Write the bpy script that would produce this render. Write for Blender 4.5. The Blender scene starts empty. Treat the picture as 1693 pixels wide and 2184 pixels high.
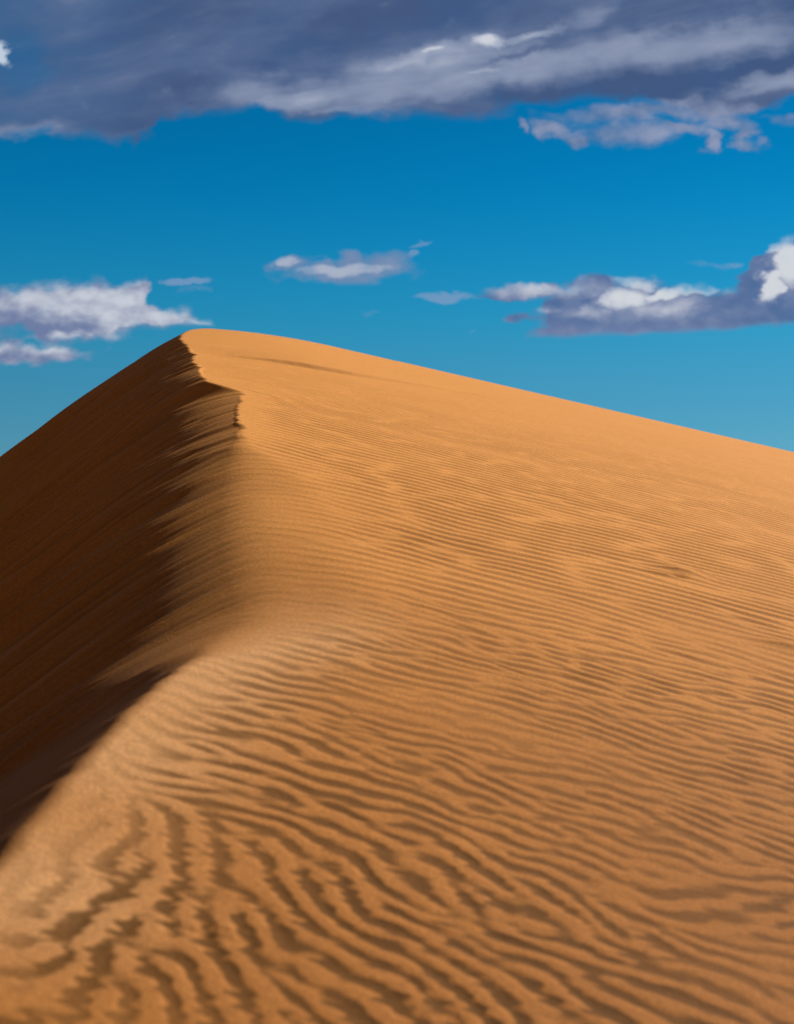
import bpy, math
import numpy as np

# ------------------------------------------------------------------ parameters
SUN_EL, SUN_AZ = 30.0, 33.0          # elevation; azimuth measured from +X (right) towards +Y (ahead)
SUN_STRENGTH = 5.0
FOCAL, SENSOR = 3500.0 / 1693.0 * 36.0, 36.0
PITCH = math.atan(258 / 3500)
rng = np.random.default_rng(11)
C = bpy.context.scene.collection


# ------------------------------------------------------------------ numeric helpers
def sstep(x):
    x = np.clip(x, 0, 1)
    return x * x * (3 - 2 * x)


def band(x, a, b, fa, fb):
    return sstep((x - a) / fa + .5) * (1 - sstep((x - b) / fb + .5))


def cubic_sample(F, gx, gy):
    """Catmull-Rom sampling of a periodic grid F[iy, ix]."""
    ny, nx = F.shape
    ix = np.floor(gx).astype(np.int64); fx = (gx - ix).astype(np.float32)
    iy = np.floor(gy).astype(np.int64); fy = (gy - iy).astype(np.float32)

    def w(t):
        return (((-.5 * t + 1) * t - .5) * t, (1.5 * t - 2.5) * t * t + 1,
                ((-1.5 * t + 2) * t + .5) * t, (.5 * t - .5) * t * t)
    wx, wy = w(fx), w(fy)
    out = np.zeros(gx.shape, np.float32)
    for j in range(4):
        r = (iy + j - 1) % ny
        acc = 0
        for i in range(4):
            acc = acc + wx[i] * F[r, (ix + i - 1) % nx]
        out += wy[j] * acc
    return out


def smooth_noise(nx, ny, lx, ly, seed, rough=0.0):
    """Periodic noise with correlation lengths lx, ly in cells, unit variance."""
    r = np.random.default_rng(seed)
    f = np.fft.rfft2(r.standard_normal((ny, nx)).astype(np.float32))
    ky = np.fft.fftfreq(ny)[:, None] * ly
    kx = np.fft.rfftfreq(nx)[None, :] * lx
    k2 = kx * kx + ky * ky
    filt = np.exp(-k2 * 4)
    if rough:
        filt = filt + rough * np.exp(-k2 * .4) / (1 + 20 * k2)
    g = np.fft.irfft2(f * filt, s=(ny, nx))
    g -= g.mean()
    return (g / g.std()).astype(np.float32)


# ------------------------------------------------------------------ wind ripples (self-organised pattern)
G = 0.0175
NX, NY = 768, 1280
X0, Y0 = -6.0, 0.0
gx = X0 + np.arange(NX) * G
gy = Y0 + np.arange(NY) * G
GX, GY = np.meshgrid(gx, gy)

LAM = 0.118
# direction of the ripple normal: over most of the slope to the far right, along the near crest across it
dist_crest = GX + .80 - .045 * (GY - 3.4)
w1 = smooth_noise(NX, NY, 34, 34, 3)
w2 = smooth_noise(NX, NY, 13, 13, 4)
near = 1 - sstep((GY - 3.2) / 2.0)
# 20 deg at the foot of the crest near the camera, 50 deg near right, 74 deg further up; across the crest line at far left
near_ang = np.interp(GX + .05 * (GY - 3.2), [-.75, -.60, -.42, -.2, .05, .45, .9, 1.5], [-42, -6, 26, 42, 60, 73, 80, 84])
ang = np.radians(84 * (1 - near) + near_ang * near) + w1 * np.radians(3 + 8 * near) + w2 * np.radians(3 + 17 * near)
K = 10
angk = np.arange(K) * math.pi / K
ky = np.fft.fftfreq(NY, G)[:, None]
kx = np.fft.rfftfreq(NX, G)[None, :]
kr = np.hypot(kx, ky) + 1e-9
ka = np.arctan2(ky, kx)
def make_filters(lam, ring_w, ang_w):
    ring = np.exp(-((kr * lam - 1) / ring_w) ** 2)
    out = []
    for a in angk:
        d = np.abs((ka - a + math.pi / 2) % math.pi - math.pi / 2)
        out.append((ring * np.exp(-(d / ang_w) ** 2)).astype(np.float32))
    return out


wk = []
for a in angk:
    d = np.abs((ang - a + math.pi / 2) % math.pi - math.pi / 2)
    wk.append(np.maximum(0, 1 - d / (math.pi / K)).astype(np.float32))
def grow(seed, iters, gain, filts):
    u = np.random.default_rng(seed).standard_normal((NY, NX)).astype(np.float32)
    for it in range(iters):
        f = np.fft.rfft2(u)
        acc = np.zeros_like(u)
        for k in range(K):
            acc += wk[k] * np.fft.irfft2(f * filts[k], s=(NY, NX)).astype(np.float32)
        acc /= acc.std()
        u = np.tanh(gain * acc) if it < iters - 1 else acc
    return u


mixr = sstep((GY - 4.6) / 3.0)
RIP = np.clip(grow(7, 3, 1.2, make_filters(LAM, .34, .42)) * mixr + grow(19, 2, 1.0, make_filters(.088, .42, .55)) * (1 - mixr), -2.2, 2.2)
gk = np.exp(-(kr * .55) ** 2)
env = np.fft.irfft2(np.fft.rfft2(RIP ** 2) * gk, s=(NY, NX))
RIP = (RIP / np.sqrt(np.maximum(env, .05) * .85 + .12)).astype(np.float32)
RIP = np.clip(RIP, -2.2, 2.2)
BREAK = smooth_noise(NX, NY, 3.2, 2.0, 61)
WARP = smooth_noise(NX, NY, 5, 9, 51)
WARP2 = smooth_noise(NX, NY, 12, 12, 52)
PATCH = smooth_noise(NX, NY, 34, 22, 21)
PATCH2 = smooth_noise(NX, NY, 110, 60, 22)

# small secondary ripples, nearly parallel to x
NF = 1024
GF = 0.006
r = np.random.default_rng(31)
ff = np.fft.rfft2(r.standard_normal((NF, NF)))
fy_ = np.fft.fftfreq(NF, GF)[:, None]; fx_ = np.fft.rfftfreq(NF, GF)[None, :]
fr_ = np.hypot(fx_, fy_) + 1e-9
FINE = np.fft.irfft2(ff * np.exp(-((fr_ * .042 - 1) / .35) ** 2) * np.exp(-(fx_ * .11) ** 2), s=(NF, NF))
FINE = (FINE / FINE.std()).astype(np.float32)

r = np.random.default_rng(41)
ff = np.fft.rfft2(r.standard_normal((NF, NF)))
TEETH = np.fft.irfft2(ff * np.exp(-((fr_ * .052 - 1) / .75) ** 2) * np.exp(-(fx_ * .09) ** 2), s=(NF, NF))
TEETH = (TEETH / TEETH.std()).astype(np.float32)

# flutes on the slip face: very long along x, short along y
NS = 1024
GS = 0.02
r = np.random.default_rng(33)
ff = np.fft.rfft2(r.standard_normal((NS, NS)))
fy_ = np.fft.fftfreq(NS, GS)[:, None]; fx_ = np.fft.rfftfreq(NS, GS)[None, :]
amp = np.exp(-((np.abs(fy_) * .135 - 1) / .42) ** 2) + .9 * np.exp(-((np.abs(fy_) * .45 - 1) / .5) ** 2)
FLUTE = np.fft.irfft2(ff * amp * np.exp(-(fx_ * 1.9) ** 2), s=(NS, NS))
FLUTE = (FLUTE / FLUTE.std()).astype(np.float32)
ROUGH = smooth_noise(NS, NS, 12, 12, 35, rough=.3)


# ------------------------------------------------------------------ the dune
def windward(x, y):
    return (-1.6 + .290 * y - .232 * x - .002367 * y * y
            - .047 * np.maximum(0, -(x + 1)) ** 2 * sstep((y - 6) / 5))


CREST = np.array([(-9.0, -3.6), (0.0, -1.45), (1.8, -1.05), (2.8, -.875), (3.37, -.800), (3.6, -.789), (3.8, -.770), (4.33, -.721), (4.63, -.680),
                  (4.9, -.623), (5.04, -.587), (5.31, -.494), (5.57, -.40), (5.96, -.317), (6.52, -.385), (7.16, -.497),
                  (8.43, -.662), (8.93, -.802), (9.19, -.894), (9.37, -.898), (9.82, -.934), (10.23, -1.008),
                  (10.51, -1.048), (11.07, -1.063), (11.56, -1.113), (11.80, -1.169), (11.88, -1.238), (11.93, -1.32), (11.98, -1.375),
                  (12.2, -1.443), (12.64, -1.522), (13.41, -1.646), (13.9, -1.72), (14.32, -1.754), (14.77, -1.857), (15.1, -1.933), (16.9, -2.24),
                  (17.6, -2.33), (19.5, -2.50), (22, -2.62), (26, -2.7), (60, -3.0), (120, -3.5)])
cy = np.linspace(-9, 120, 12901)
cx = np.interp(cy, CREST[:, 0], CREST[:, 1])
ksz = np.exp(-(np.arange(-12, 13) / 4.0) ** 2); ksz /= ksz.sum()
cx_s = np.convolve(np.pad(cx, 12, mode='edge'), ksz, 'valid')
nz = np.random.default_rng(5).standard_normal(len(cy))
kk = np.exp(-(np.arange(-150, 151) / 70.0) ** 2); kk /= kk.sum()
cx_w = np.convolve(np.pad(cx, 150, mode='edge'), kk, 'valid')
k1 = np.exp(-(np.arange(-15, 16) / 4.5) ** 2); k2 = np.exp(-(np.arange(-60, 61) / 18.0) ** 2)
n1 = np.convolve(nz, k1, 'same'); n1 /= n1.std()
n2 = np.convolve(np.random.default_rng(6).standard_normal(len(cy)), k2, 'same'); n2 /= n2.std()
k3 = np.exp(-(np.arange(-90, 91) / 26.0) ** 2)
n3 = np.convolve(np.random.default_rng(8).standard_normal(len(cy)), k3, 'same'); n3 /= n3.std(); n3 = np.clip(n3, -2, 2)
jag = band(cy, 9.2, 17, .8, 2)
cx_s = cx_s + (n1 * .010 + n2 * .012) * jag + n1 * .003 * band(cy, 2.6, 5.2, .4, .4)


def lut(y, ys, vs):
    return np.interp(y, ys, vs)


def dune_height(x, y):
    xc = np.interp(y, cy, cx_s)
    # the jags of the cornice die out down the face
    xw = np.interp(y, cy, cx_w)
    xcu = xw + (xc - xw) * np.exp(-np.maximum(xc - x, 0) / .35)
    wc = windward(xcu, y)
    u = xcu - x
    s0 = lut(y, [3, 4.8, 4.98, 5.22, 6.5, 8.6, 9.4, 10.6, 12.5, 14, 16, 20], [.50, .48, .40, .12, .10, .14, .24, .24, .27, .37, .42, .55])
    s1 = lut(y, [3, 9, 13, 18], [.62, .63, .68, .78])
    rn = np.interp(y, cy, n3)
    rr = (1 + .16 * rn * sstep((y - 6.5) / 1.5)) * lut(y, [3, 4.95, 5.25, 5.6, 6.6, 8.6, 10, 12, 17], [.22, .28, .60, .95, 1.20, 1.25, 1.1, 1.0, 1.1])
    uu = np.maximum(u, 0)
    uc = np.minimum(uu, rr)
    drop = s0 * uc + (s1 - s0) * (uc ** 2 / rr - uc ** 3 / (3 * rr * rr))
    drop = drop + s1 * (uu - uc)
    S = wc - drop + np.minimum(u, 0) * (-s0)
    # flutes
    fl = cubic_sample(FLUTE, (x + 40) / GS, (y - .62 * x + 40) / GS)
    fa = (.35 * sstep(u / .3) + .65 * sstep((u - .15) / .6)) * lut(y, [3, 4.6, 5.4, 8, 10, 14, 20, 30], [.0010, .0016, .0088, .0092, .0088, .0075, .005, .0])
    fa = fa * (1 + .5 * sstep((u - .7) / .8))
    S = S + (fl + .22 * (np.minimum(fl * fl, 4) - 1)) * fa
    Wd = windward(x, y)
    k = lut(y, [3, 4.9, 5.5, 6.5, 8.4, 9.3, 10, 20], [.022, .022, .07, .13, .10, .02, .006, .004])
    # smooth minimum
    hh = np.clip(.5 + .5 * (Wd - S) / k, 0, 1)
    base = Wd * (1 - hh) + S * hh - k * hh * (1 - hh)
    side = 1 - hh                       # 1 on the windward slope
    d = x - xc                          # distance from the crest on the windward side

    # wind ripples
    px, py = (x - X0) / G, (y - Y0) / G
    pt = cubic_sample(PATCH, px, py)
    pt2 = cubic_sample(PATCH2, px, py)
    amp = lut(y, [2, 4, 6, 8, 10, 13, 16, 22, 30], [.0022, .0022, .0024, .0026, .0024, .0016, .0008, .0003, 0])
    amp = amp * np.clip(1 + (.22 - .12 * sstep((y - 5) / 4)) * pt, .3, 1.5)
    cr = lut(y, [3, 5, 7, 9, 12], [.20, .34, .50, .45, .3])
    mb = band(y, 5.6, 9.2, .8, .6)
    rs = np.maximum(side, (1 - sstep((u - .1) / .5)) * mb)
    amp = amp * (.22 + .78 * sstep((d - .03 + .32 * mb) / cr)) * rs * (1 - .5 * mb * (1 - sstep((d - .1) / .7)))
    far = sstep((y - 4.2) / 4.5)
    te = cubic_sample(TEETH, (x + 10) / GF, (y - .05 * x + 10) / GF)
    wa, wb = cubic_sample(WARP, px, py), cubic_sample(WARP2, px, py)
    py = py + (1 - far) * (wa * .010 + wb * .014) / G
    r0 = cubic_sample(RIP, px, py)
    nxv, nyv = .80 - .50 * far, .60 + .35 * far
    sh = .13 * LAM * r0 / G * far
    r1 = cubic_sample(RIP, px + sh * nxv, py + sh * nyv)
    tshift = te * (.50 * (1 - far) + .14 * far)
    rt = cubic_sample(RIP, px + tshift, py)
    r2 = cubic_sample(RIP, px + tshift + nxv * LAM * .2 / G, py + nyv * LAM * .2 / G)
    # nearly flat tops with shallow hollows between; further up evenly rounded
    prof = (1 - far) * (np.tanh(.9 * (r1 + .35)) * .9) + far * (r1 + .22 * (r1 * r1 - 1))
    z = base + amp * prof
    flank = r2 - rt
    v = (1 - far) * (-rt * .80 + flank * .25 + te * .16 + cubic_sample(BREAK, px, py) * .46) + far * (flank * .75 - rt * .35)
    dark = sstep((v + .02 + .46 * (1 - far)) / (1.25 + .22 * (1 - far)))  # painted ripple shade: near hollows, and flanks facing the camera
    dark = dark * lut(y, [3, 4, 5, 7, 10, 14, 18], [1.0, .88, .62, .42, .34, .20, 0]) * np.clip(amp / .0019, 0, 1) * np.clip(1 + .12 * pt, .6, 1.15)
    fi = cubic_sample(FINE, (x + 10) / GF, (y - .12 * x + 10) / GF)
    z = z + fi * .00022 * side * (1 - sstep((y - 5) / 5)) * (.35 + .65 * sstep((d - .1) / .6))

    # low swells, a small drift step and a few lumps on the windward slope
    z = z + side * .006 * pt2 * sstep((y - 5) / 6) * (1 - sstep((y - 14) / 10))
    yl = np.interp(x, [-1.8, -1.54, -1.27, -1.01, -.75, -.44, .02, .8], [14.8, 14.97, 15.25, 15.43, 15.6, 15.88, 16.5, 17.5])
    z = z + side * lut(x, [-1.6, -1.2, -.9, -.6, -.2, .6, 1.4], [0, .020, .034, .032, .022, .010, 0]) * (sstep((y - yl) / .05 + .5) - sstep((y - yl - .2) / 4))
    yl2 = 12.0 + .85 * (x + 1.05) + .05 * np.sin(6 * x) - .12 * np.maximum(x, 0)
    z = z + side * .008 * (sstep((y - yl2) / .10 + .5) - sstep((y - yl2 - .2) / 2)) * band(x, -.8, .6, .5, 1.0)
    for (lx, ly, sx, sy, hgt) in ((1.45, 8.27, .10, .12, .022), (1.55, 8.32, .06, .05, .014), (1.38, 8.12, .05, .05, -.012),
                                  (1.70, 7.05, .13, .09, .022), (1.33, 8.08, .08, .06, .010),
                                  (-.345, 3.31, .035, .012, .005), (-.38, 3.27, .06, .010, -.006)):
        z = z + hgt * np.exp(-((x - lx) / sx) ** 2 - ((y - ly) / sy) ** 2)
    # feet of the dune run down under the desert floor
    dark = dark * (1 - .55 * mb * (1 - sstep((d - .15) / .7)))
    dark = dark * (.45 + .55 * sstep(d / .28)) + np.exp(-((y - yl + .03) / .07) ** 2) * lut(x, [-1.65, -1.4, -1.0, -.5, .3, 1.2], [0, .30, .42, .36, .18, 0])  # second term paints the shaded crease along the drift step
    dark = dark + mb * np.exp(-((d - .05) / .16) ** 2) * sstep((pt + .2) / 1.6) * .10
    dark = dark * rs + (1 - side) * sstep((.5 - fl) / 2.2) * .42 * sstep((u - .05) / .4)  # flute grooves: coarser grains and groove shade, both in the colour
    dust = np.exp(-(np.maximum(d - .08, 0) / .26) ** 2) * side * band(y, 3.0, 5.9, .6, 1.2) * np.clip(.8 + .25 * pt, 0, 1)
    return z, dust, dark, u, drop


def build_dune():
    ys = [-1.0]
    while ys[-1] < 25:
        yv = ys[-1]
        ys.append(yv + (.06 if yv < 2.3 else float(np.clip(.0017 * yv, .0050, .022))))
    st = .04
    while ys[-1] < 110:
        st *= 1.06; ys.append(ys[-1] + min(st, 1.5))
    ys = np.array(ys)
    tin = np.arange(-.285, .285, .00072)
    tl = [tin[0]]; st = .001
    while tl[-1] > -4:
        st *= 1.07; tl.append(tl[-1] - st)
    t = np.concatenate([np.array(tl[1:])[::-1], tin, -np.array(tl[1:])])
    OY = -1.6
    Y, T = np.meshgrid(ys, t, indexing='ij')
    X = T * (Y - OY)
    Xf, Yf = X.ravel(), Y.ravel()
    n = len(Xf)
    Z = np.empty(n); side = np.empty(n); pr = np.empty(n)
    step = 400000
    for i in range(0, n, step):
        s = slice(i, i + step)
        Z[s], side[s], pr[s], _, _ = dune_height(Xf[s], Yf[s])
    ny, nx = Y.shape
    me = bpy.data.meshes.new('sand_dune')
    me.vertices.add(n)
    me.vertices.foreach_set('co', np.stack([Xf, Yf, Z], 1).astype(np.float32).ravel())
    idx = np.arange(n).reshape(ny, nx)
    q = np.stack([idx[:-1, :-1], idx[:-1, 1:], idx[1:, 1:], idx[1:, :-1]], -1).reshape(-1, 4).astype(np.int32)
    me.loops.add(q.size)
    me.loops.foreach_set('vertex_index', q.ravel())
    me.polygons.add(len(q))
    me.polygons.foreach_set('loop_start', np.arange(0, q.size, 4, dtype=np.int32))
    me.polygons.foreach_set('use_smooth', np.ones(len(q), bool))
    me.update(calc_edges=True)
    a = me.attributes.new('coarse_shade', 'FLOAT', 'POINT'); a.data.foreach_set('value', pr.astype(np.float32))
    a = me.attributes.new('dust', 'FLOAT', 'POINT'); a.data.foreach_set('value', side.astype(np.float32))
    ob = bpy.data.objects.new('sand_dune', me); C.objects.link(ob)
    ob['kind'] = 'structure'
    print('dune verts', n)
    return ob


# ------------------------------------------------------------------ node expression helper
class N:
    """wraps a float socket (or a constant) so node maths reads like ordinary maths"""
    tree = None

    def __init__(s, v): s.v = v

    @staticmethod
    def m(op, *a, clamp=False):
        nd = N.tree.nodes.new('ShaderNodeMath'); nd.operation = op; nd.use_clamp = clamp
        for i, x in enumerate(a):
            x = x.v if isinstance(x, N) else x
            if isinstance(x, (int, float)): nd.inputs[i].default_value = x
            else: N.tree.links.new(x, nd.inputs[i])
        return N(nd.outputs[0])

    def __add__(s, o): return N.m('ADD', s, o)
    __radd__ = __add__
    def __sub__(s, o): return N.m('SUBTRACT', s, o)
    def __rsub__(s, o): return N.m('SUBTRACT', o, s)
    def __mul__(s, o): return N.m('MULTIPLY', s, o)
    __rmul__ = __mul__
    def __truediv__(s, o): return N.m('DIVIDE', s, o)
    def mx(s, o): return N.m('MAXIMUM', s, o)
    def mn(s, o): return N.m('MINIMUM', s, o)
    def sat(s): return N.m('ADD', s, 0.0, clamp=True)


def smooth(x, a, b):
    nd = N.tree.nodes.new('ShaderNodeMapRange'); nd.interpolation_type = 'SMOOTHSTEP'
    N.tree.links.new(x.v, nd.inputs[0])
    nd.inputs[1].default_value = a; nd.inputs[2].default_value = b
    return N(nd.outputs[0])


def noise(vec, scale, detail=5, rough=.5, dist=0.0, lac=2.0):
    nd = N.tree.nodes.new('ShaderNodeTexNoise')
    N.tree.links.new(vec, nd.inputs['Vector'])
    nd.inputs['Scale'].default_value = scale; nd.inputs['Detail'].default_value = detail
    nd.inputs['Roughness'].default_value = rough; nd.inputs['Distortion'].default_value = dist
    nd.inputs['Lacunarity'].default_value = lac
    return N(nd.outputs[0])


def comb(x, y, z=0.0):
    nd = N.tree.nodes.new('ShaderNodeCombineXYZ')
    for i, c in enumerate((x, y, z)):
        if isinstance(c, N): N.tree.links.new(c.v, nd.inputs[i])
        else: nd.inputs[i].default_value = c
    return nd.outputs[0]


def curve(x, pts, x0, x1, y0, y1):
    """piecewise curve through pts (in real units)"""
    nd = N.tree.nodes.new('ShaderNodeFloatCurve')
    N.tree.links.new(((x - x0) / (x1 - x0)).sat().v, nd.inputs['Value'])
    cu = nd.mapping.curves[0]
    P = [((a - x0) / (x1 - x0), (b - y0) / (y1 - y0)) for a, b in pts]
    cu.points[0].location = P[0]; cu.points[1].location = P[-1]
    for p in P[1:-1]: cu.points.new(*p)
    for p in cu.points: p.handle_type = 'AUTO_CLAMPED' if hasattr(p, 'handle_type') else p.handle_type
    nd.mapping.update()
    return N(nd.outputs[0]) * (y1 - y0) + y0


def mixc(f, a, b):
    nd = N.tree.nodes.new('ShaderNodeMix'); nd.data_type = 'RGBA'; nd.clamp_factor = True
    for sock, v in ((nd.inputs[0], f), (nd.inputs[6], a), (nd.inputs[7], b)):
        if isinstance(v, N): N.tree.links.new(v.v, sock)
        elif isinstance(v, (tuple, list)): sock.default_value = (*v, 1) if len(v) == 3 else v
        elif isinstance(v, (int, float)): sock.default_value = v
        else: N.tree.links.new(v, sock)
    return nd.outputs[2]


def srgb(r, g, b):
    f = lambda c: (c / 255 / 12.92) if c / 255 <= .04045 else ((c / 255 + .055) / 1.055) ** 2.4
    return (f(r), f(g), f(b))


# ------------------------------------------------------------------ sand material
def sand_material(name='dune_sand', tone=1.0):
    m = bpy.data.materials.new(name); m.use_nodes = True
    nt = m.node_tree; N.tree = nt
    bs = nt.nodes['Principled BSDF']
    tc = nt.nodes.new('ShaderNodeTexCoord').outputs['Object']
    at = nt.nodes.new('ShaderNodeAttribute'); at.attribute_name = 'coarse_shade'
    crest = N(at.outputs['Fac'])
    aw = nt.nodes.new('ShaderNodeAttribute'); aw.attribute_name = 'dust'
    ww = N(aw.outputs['Fac'])
    grain = noise(tc, 260, 2, .7)
    grain2 = noise(tc, 70, 3, .7)
    big = noise(tc, .9, 4, .6)
    c = mixc(big, (.83, .345, .076), (.91, .388, .094))
    lit0 = c
    # coarser grains, and shade of ripple flanks and hollows painted into the colour
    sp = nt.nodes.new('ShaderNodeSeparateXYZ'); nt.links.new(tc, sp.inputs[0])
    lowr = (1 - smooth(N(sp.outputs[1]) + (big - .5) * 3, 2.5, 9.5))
    c = mixc((lowr * (.92 + N(sp.outputs[0]) * .10)).sat(), c, (.43, .160, .034))  # near ground darkened, more to the right: falloff of light painted in
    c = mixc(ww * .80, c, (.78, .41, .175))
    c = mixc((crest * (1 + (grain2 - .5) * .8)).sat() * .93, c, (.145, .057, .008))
    g = (grain - .5) * 1.6 + (grain2 - .5) * .8
    hs = nt.nodes.new('ShaderNodeHueSaturation')
    nt.links.new(((g * 1.0 + 1.0) * tone).v, hs.inputs['Value']); nt.links.new(c, hs.inputs['Color']); hs.inputs['Saturation'].default_value = 1.0
    nt.links.new(hs.outputs[0], bs.inputs['Base Color'])
    bs.inputs['Roughness'].default_value = .85
    bs.inputs['Specular IOR Level'].default_value = .15
    b = nt.nodes.new('ShaderNodeBump'); b.inputs['Strength'].default_value = .55; b.inputs['Distance'].default_value = .004
    nt.links.new((grain * .6 + grain2 * 1.1).v, b.inputs['Height'])
    nt.links.new(b.outputs[0], bs.inputs['Normal'])
    return m


# ------------------------------------------------------------------ sky
def wd(px, row):
    """azimuth / elevation tangents (x1000) of a direction in the sky"""
    r = (px - 846.5) / 3500; u_ = (1092 - row) / 3500
    fy = math.cos(PITCH) - u_ * math.sin(PITCH)
    return 1000 * r / fy, 1000 * (math.sin(PITCH) + u_ * math.cos(PITCH)) / fy


def sky():
    w = bpy.data.worlds.new('World'); bpy.context.scene.world = w; w.use_nodes = True
    nt = w.node_tree; N.tree = nt
    bg = nt.nodes['Background']
    st = nt.nodes.new('ShaderNodeTexSky'); st.sky_type = 'NISHITA'; st.sun_disc = False
    st.sun_elevation = math.radians(SUN_EL); st.sun_rotation = math.radians(90 - SUN_AZ)
    st.altitude = 1200; st.air_density = 1.0; st.dust_density = .25; st.ozone_density = 4.0
    tc = nt.nodes.new('ShaderNodeTexCoord').outputs['Generated']
    sp = nt.nodes.new('ShaderNodeSeparateXYZ'); nt.links.new(tc, sp.inputs[0])
    dx, dy, dz = (N(sp.outputs[i]) for i in range(3))
    dyc = dy.mx(.08)
    U, V = dx / dyc * 1000, dz / dyc * 1000
    front = smooth(dy, .1, .3)
    # deep polarised blue away from the horizon
    S = nt.nodes.new('ShaderNodeMix'); S.data_type = 'RGBA'; S.blend_type = 'MULTIPLY'; S.inputs[0].default_value = 1
    nt.links.new(st.outputs[0], S.inputs[6])
    el = dz
    rp = nt.nodes.new('ShaderNodeValToRGB'); rp.color_ramp.interpolation = 'B_SPLINE'
    nt.links.new((el * 2.5).v, rp.inputs[0])
    ST = [(0, (.045, .060, .055)), (.11, (.028, .0645, .066)), (.157, (.020, .0685, .072)), (.191, (.009, .0765, .079)), (.25, (.0006, .068, .086)), (.30, (.0004, .059, .078)), (.40, (.0004, .050, .070))]
    E_ = rp.color_ramp.elements
    E_[0].position = 0; E_[0].color = (*ST[0][1], 1); E_[1].position = 1; E_[1].color = (*ST[-1][1], 1)
    for p_, c_ in ST[1:-1]:
        e = E_.new(p_ * 2.5); e.color = (*c_, 1)
    tint = rp.outputs[0]
    nt.links.new(tint, S.inputs[7])
    base = S.outputs[2]

    v1 = comb(U * .022, V * .030, 3.3)
    v2 = comb(U * .0065, V * .022 + U * -.0040, 7.1)
    nA = noise(v1, 2.4, 5, .5, .1)             # puffs
    nB = noise(v1, 1.1, 4, .5)
    nS = noise(v2, 1.3, 5, .52, .4)             # streaks that follow the bank
    nS2 = noise(v2, 4.2, 4, .5, .2)
    # warped coordinates for ragged edges
    nw = nt.nodes.new('ShaderNodeTexNoise'); nt.links.new(v1, nw.inputs['Vector']); nw.inputs['Scale'].default_value = 2.2
    nw.inputs['Detail'].default_value = 5
    sc = nt.nodes.new('ShaderNodeSeparateColor'); nt.links.new(nw.outputs['Color'], sc.inputs[0])
    Uw = U + (N(sc.outputs[0]) - .5) * 42; Vw = V + (N(sc.outputs[1]) - .5) * 17

    def blob(px, row, rx, ry, rot=0.0, warp=True, raw=False):
        """1 at the centre falling to 0 at the rim; rot in degrees, positive = rising to the right"""
        a, b = wd(px, row); k = 1000 / 3500
        A, B = (Uw, Vw) if warp else (U, V)
        A, B = A - a, B - b
        if rot:
            c_, s_ = math.cos(math.radians(rot)), math.sin(math.radians(rot))
            A, B = A * c_ + B * s_, B * c_ - A * s_
        A, B = A * (1 / (rx * k)), B * (1 / (ry * k))
        return (1 - (A * A + B * B)).mx(-3.0 if raw else 0.0)

    def rb(*a_):
        return blob(*a_, raw=True)

    def gb(px, row, rx, ry, rot=0.0):
        return N.m('POWER', blob(px, row, rx * 1.4, ry * 1.4, rot), 1.7)

    def crv(pts):
        P = [wd(*p) for p in pts]
        return curve(Uw, P, -260, 260, 60, 420)

    col = base
    # --- faint wisps
    wis = (rb(945, 634, 90, 13) * .75).mx(rb(880, 522, 34, 9, 15) * .55).mx(rb(398, 602, 60, 11) * .95) \
        .mx(rb(420, 618, 30, 8) * .3).mx(rb(775, 673, 22, 10) * .25).mx(rb(1013, 715, 16, 9, 20) * .45) \
        .mx(rb(1535, 565, 60, 13) * .45).mx(rb(880, 545, 22, 14) * .6)
    col = mixc((smooth(wis * .9 + (nA - .5) * .9, .0, .7) * smooth(wis, -.1, .2) * .55).sat(), col, srgb(140, 160, 195))

    # --- middle small cloud
    mid = rb(735, 580, 160, 30).mx(rb(620, 562, 55, 22) * .9).mx(rb(745, 560, 48, 32)).mx(rb(820, 565, 75, 27) * .8)
    a = smooth(mid + (nA - .5) * 1.0, -.15, .95) * smooth(V, wd(0, 613)[1], wd(0, 600)[1])
    sh = blob(730, 578, 130, 16, 2).mx(blob(612, 555, 34, 14) * 1.0) + (nA - .5) * .9
    col = mixc(a * .88, col, mixc(smooth(sh, -.1, .9), srgb(118, 138, 174), srgb(176, 182, 200)))

    # --- left cumulus
    top = crv([(-60, 600), (60, 606), (140, 598), (250, 594), (310, 598), (328, 625), (345, 650), (400, 664), (440, 672), (490, 694), (520, 715), (700, 760), (1600, 760)])
    bot = crv([(-60, 735), (40, 722), (110, 738), (190, 728), (290, 717), (400, 708), (490, 700), (520, 698), (700, 690), (1600, 690)])
    d1 = (top - Vw).mn(Vw - bot) * .14
    lobe = (rb(70, 757, 150, 26).mx(rb(20, 750, 60, 30))) * 1.1
    gap = blob(20, 708, 60, 16) * .9
    den = d1.mn(1.2).mx(lobe) + (nA - .5) * 2.3 + .1
    a = smooth(den - gap * .7, -.15, 1.15)
    hi = (gb(190, 640, 190, 38).mx(gb(290, 675, 150, 34)).mx(gb(110, 612, 110, 18) * .7).mx(gb(425, 688, 62, 20) * 1.35).mx(gb(360, 672, 50, 22) * 1.1)
          .mx(gb(150, 714, 40, 11) * 1.0).mx(gb(60, 745, 90, 16) * .85).mx(gb(275, 605, 50, 16) * .9)) * .9
    lo = blob(90, 700, 150, 20).mx(blob(330, 705, 150, 10))
    nA2 = noise(v1, 3.0, 5, .5, .1)
    sh = hi + (nA2 - .5) * 2.4 - lo * .5
    cl = mixc(smooth(sh, -.45, .65), srgb(112, 124, 162), srgb(162, 168, 190))
    cl = mixc(smooth(sh, .2, 1.3), cl, srgb(206, 210, 219))
    col = mixc(a * .95, col, cl)

    # --- right cumulus with a flat base
    top = crv([(-60, 760), (980, 760), (1085, 690), (1130, 664), (1160, 652), (1220, 600), (1300, 596), (1380, 588), (1440, 604), (1500, 610), (1570, 600), (1610, 560), (1625, 525), (1660, 505), (1710, 492), (1760, 480)])
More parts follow.
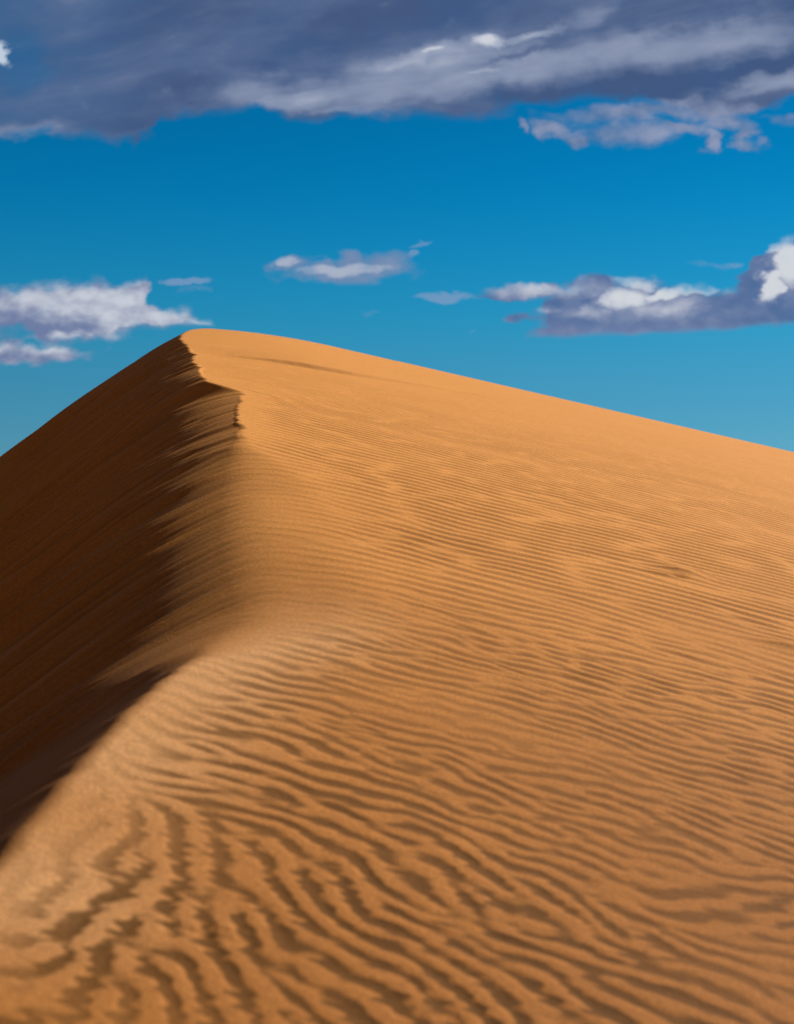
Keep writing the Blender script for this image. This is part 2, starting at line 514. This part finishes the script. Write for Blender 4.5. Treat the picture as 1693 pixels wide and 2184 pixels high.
    bot = crv([(-60, 715), (980, 715), (1125, 723), (1300, 718), (1450, 712), (1600, 703), (1693, 693), (1760, 690)])
    wing = rb(1140, 620, 135, 19).mx(rb(1075, 630, 95, 9) * .8).mx(rb(1165, 610, 50, 17)).mx(rb(1270, 612, 90, 24)).mx(rb(1100, 673, 34, 13))
    wing = wing * 1.2
    d1 = (top - Vw) * .13
    d2 = (V - bot + (nB - .5) * 3) * .25
    leftend = (Uw - wd(1125, 700)[0]) * .12
    body = d1.mn(d2).mn(leftend).mn(1.2)
    a = smooth(body.mx(wing - .1) + (nA - .5) * 1.3, -.15, 1.1)
    white = (gb(1370, 600, 60, 17, -6).mx(gb(1330, 635, 62, 27, 12) * 1.05).mx(gb(1420, 626, 90, 11, 6) * 1.1).mx(gb(1478, 618, 42, 14, 12) * 1.1)
             .mx(gb(1400, 655, 110, 26, 4) * .62).mx(gb(1250, 668, 60, 16) * .45).mx(gb(1655, 606, 26, 42, -28) * 1.5).mx(gb(1685, 545, 40, 62) * 1.6)
             .mx(gb(1640, 525, 34, 20) * 1.15).mx(gb(1175, 656, 36, 11) * .5).mx(gb(1150, 616, 150, 20) * .62).mx(gb(1540, 610, 26, 16) * .4))
    sh = white * 1.15 + (nA2 - .5) * 1.1
    cl = mixc(smooth(V, wd(0, 722)[1], wd(0, 670)[1]), srgb(110, 124, 163), srgb(82, 107, 152))
    cl = mixc(smooth(sh, -.25, .80), cl, srgb(146, 154, 182))
    cl = mixc(smooth(sh, .30, 1.20), cl, srgb(212, 215, 221))
    col = mixc(a * .96, col, cl)

    # --- the great bank across the top
    edge = crv([(-60, 305), (0, 302), (60, 290), (100, 289), (130, 300), (200, 298), (270, 302), (290, 316), (305, 300), (335, 292), (352, 262), (400, 247), (450, 250), (500, 243), (570, 236),
                (610, 250), (640, 258), (690, 264), (730, 253), (820, 249), (920, 256), (1000, 252), (1060, 244), (1120, 232), (1300, 215), (1500, 262), (1550, 268), (1600, 262), (1640, 242), (1700, 215), (1760, 210)])
    d1 = (Vw - edge) * .16
    frag = (rb(1190, 275, 75, 20, -14).mx(rb(1340, 285, 125, 36)).mx(rb(1245, 300, 36, 20)).mx(rb(1460, 272, 95, 20, -4)).mx(rb(1515, 298, 34, 26, -35))
            .mx(rb(1600, 305, 44, 20, -20)).mx(rb(1585, 285, 24, 22)).mx(rb(1105, 262, 24, 14, -40) * .8).mx(rb(1685, 262, 50, 18) * .7).mx(rb(1380, 240, 240, 26, 2)).mx(rb(1560, 262, 60, 26)))
    frag = frag * 1.15 + .25
    hole = blob(1420, 248, 58, 10, -4) * 1.1
    den = d1.mn(1.6) + (nA - .5) * .8
    a = smooth(den, -.25, 1.25).mx(smooth(frag + (nA - .5) * 1.9 - hole * .8, -.1, 1.7) * .92)
    tears = (blob(70, 110, 120, 90, 0, False) * .35)
    # light and dark
    li = (gb(640, 215, 130, 26, 8) * .8).mx(gb(520, 185, 130, 42, -6) * .55).mx(gb(560, 165, 60, 12, -8) * .55)
    li = li.mx(gb(800, 165, 380, 70, 14) * .55).mx(gb(900, 120, 150, 26, 16) * 1.0).mx(gb(940, 106, 40, 12, 10) * 1.5).mx(gb(1042, 88, 44, 14, 6) * 1.7).mx(gb(1120, 76, 90, 12, 10) * 1.0)
    li = li.mx(gb(1040, 152, 70, 12, 5) * 1.0).mx(gb(1080, 160, 260, 40, 10) * .75).mx(gb(1500, 90, 380, 52, 8) * .68).mx(gb(1250, 30, 70, 36, 20) * .5)
    li = li.mx(gb(1640, 175, 150, 26, 10) * 1.0).mx(gb(1330, 285, 80, 30) * .95).mx(gb(1470, 275, 90, 20) * .85).mx(gb(1200, 275, 60, 18) * .8).mx(gb(1560, 245, 120, 24, 4) * .75)
    li = li.mx(gb(70, 280, 190, 22, 3) * .95).mx(gb(1600, 303, 36, 20) * .8).mx(gb(1350, 235, 250, 20, 2) * .6).mx(gb(760, 235, 240, 22, 2) * .5)
    band_ = gb(900, 165, 420, 60, 14) + gb(1480, 95, 380, 48, 8) + gb(520, 205, 200, 34, 4) * .8
    dk = (gb(1330, 195, 260, 26, 6) * .8).mx(gb(1600, 145, 200, 16, 10) * .55).mx(gb(230, 268, 110, 15, 2) * .55).mx(gb(700, 248, 120, 9) * .5).mx(gb(1100, 118, 80, 10, 12) * .35)
    sh = li * .78 + band_ * .42 - dk * .75 + (nS - .5) * 1.7 + (nS2 - .5) * .45 + (nA - .5) * .3
    cl = mixc(smooth(nB, .35, .65), srgb(64, 90, 132), srgb(68, 88, 127))
    cl = mixc(smooth(U, -260, -120), srgb(62, 98, 142), cl)
    cl = mixc(smooth(sh, -.25, .75), cl, srgb(103, 119, 153))
    cl = mixc(smooth(sh, .25, 1.15), cl, srgb(147, 158, 183))
    cl = mixc(smooth(sh, .85, 1.75), cl, srgb(206, 210, 220))
    cl = mixc((smooth(frag, -.5, 1.0) * (.65 + (nA - .5) * 2.2)).sat(), cl, srgb(142, 152, 182))
    wl = smooth(blob(0, 112, 40, 38) + (nA - .5) * .8, .1, .8)
    cl = mixc(wl, cl, srgb(190, 205, 222))
    thin = smooth(blob(45, 130, 90, 90, 0) + (nA - .5) * .4, .1, .9) * .35 * (1 - wl)
    col = mixc((a * (1 - thin)).sat() * .985, col, cl)

    # overhead and behind: unseen dim cover, added to darken and warm shadow fill
    far_u = smooth(V, 430, 700)
    col = mixc(far_u, col, (.036, .030, .026))
    nd_ = noise(tc, 3.0, 4, .55)
    back = mixc(smooth(nd_, .40, .60), mixc(smooth(dz, .0, .3), (.06, .07, .09), (.010, .022, .045)), (.055, .042, .035))
    col = mixc(front, back, col)
    # cloud colours above are given at display brightness; the sky texture is scaled to match
    nt.links.new(col, bg.inputs['Color'])
    bg.inputs['Strength'].default_value = 1.0
    return w, st, S


# the physical sky is scaled by 0.05-0.15 through the tint; clouds are added at their own brightness
SKY_HI = (.010, .078, .090)
SKY_LO = (.050, .085, .085)

dune = build_dune()
dune.data.materials.append(sand_material())

# desert floor far below the dune, one sheet to the horizon
me = bpy.data.meshes.new('desert_floor')
ext = 9000
nseg = 60
gs = np.sinh(np.linspace(-5, 5, nseg)) / math.sinh(5) * ext
vs = []
rr_ = np.random.default_rng(2)
for yy in gs:
    for xx in gs:
        dd = math.hypot(xx, yy)
        hz = -9.0 + (3.0 * math.sin(xx * .011 + 1.3 * math.sin(yy * .006)) + 2.0 * math.sin(yy * .017 + xx * .004)) * min(1, max(0, (dd - 60) / 200))
        vs.append((xx, yy, hz))
fs = [(j * nseg + i, j * nseg + i + 1, (j + 1) * nseg + i + 1, (j + 1) * nseg + i) for j in range(nseg - 1) for i in range(nseg - 1)]
me.from_pydata(vs, [], fs); me.update()
for p in me.polygons: p.use_smooth = True
fl = bpy.data.objects.new('desert_floor', me); C.objects.link(fl); fl['kind'] = 'structure'
fl.data.materials.append(sand_material('plain_sand', .45))

sky()

# ------------------------------------------------------------------ sun
sd = bpy.data.lights.new('sun', 'SUN'); sd.energy = SUN_STRENGTH; sd.angle = math.radians(.5); sd.color = (1, .95, .87)
so = bpy.data.objects.new('sun', sd); C.objects.link(so)
e_, a_ = math.radians(SUN_EL), math.radians(SUN_AZ)
from mathutils import Vector
L = Vector((math.cos(e_) * math.cos(a_), math.cos(e_) * math.sin(a_), math.sin(e_)))
so.rotation_euler = L.to_track_quat('Z', 'Y').to_euler()
so.location = L * 50

# ------------------------------------------------------------------ camera
cam = bpy.data.cameras.new('camera'); co = bpy.data.objects.new('camera', cam); C.objects.link(co)
cam.sensor_fit = 'HORIZONTAL'; cam.sensor_width = SENSOR; cam.lens = FOCAL
cam.clip_start = .05; cam.clip_end = 30000
co.location = (0, 0, 0); co.rotation_euler = (math.pi / 2 + PITCH, 0, 0)
cam.dof.use_dof = True; cam.dof.focus_distance = 11.5; cam.dof.aperture_fstop = 4.8
sc = bpy.context.scene
sc.camera = co
sc.view_settings.view_transform = 'Standard'; sc.view_settings.look = 'None'
sc.view_settings.exposure = 0; sc.view_settings.gamma = 1
sc.render.engine = 'CYCLES'
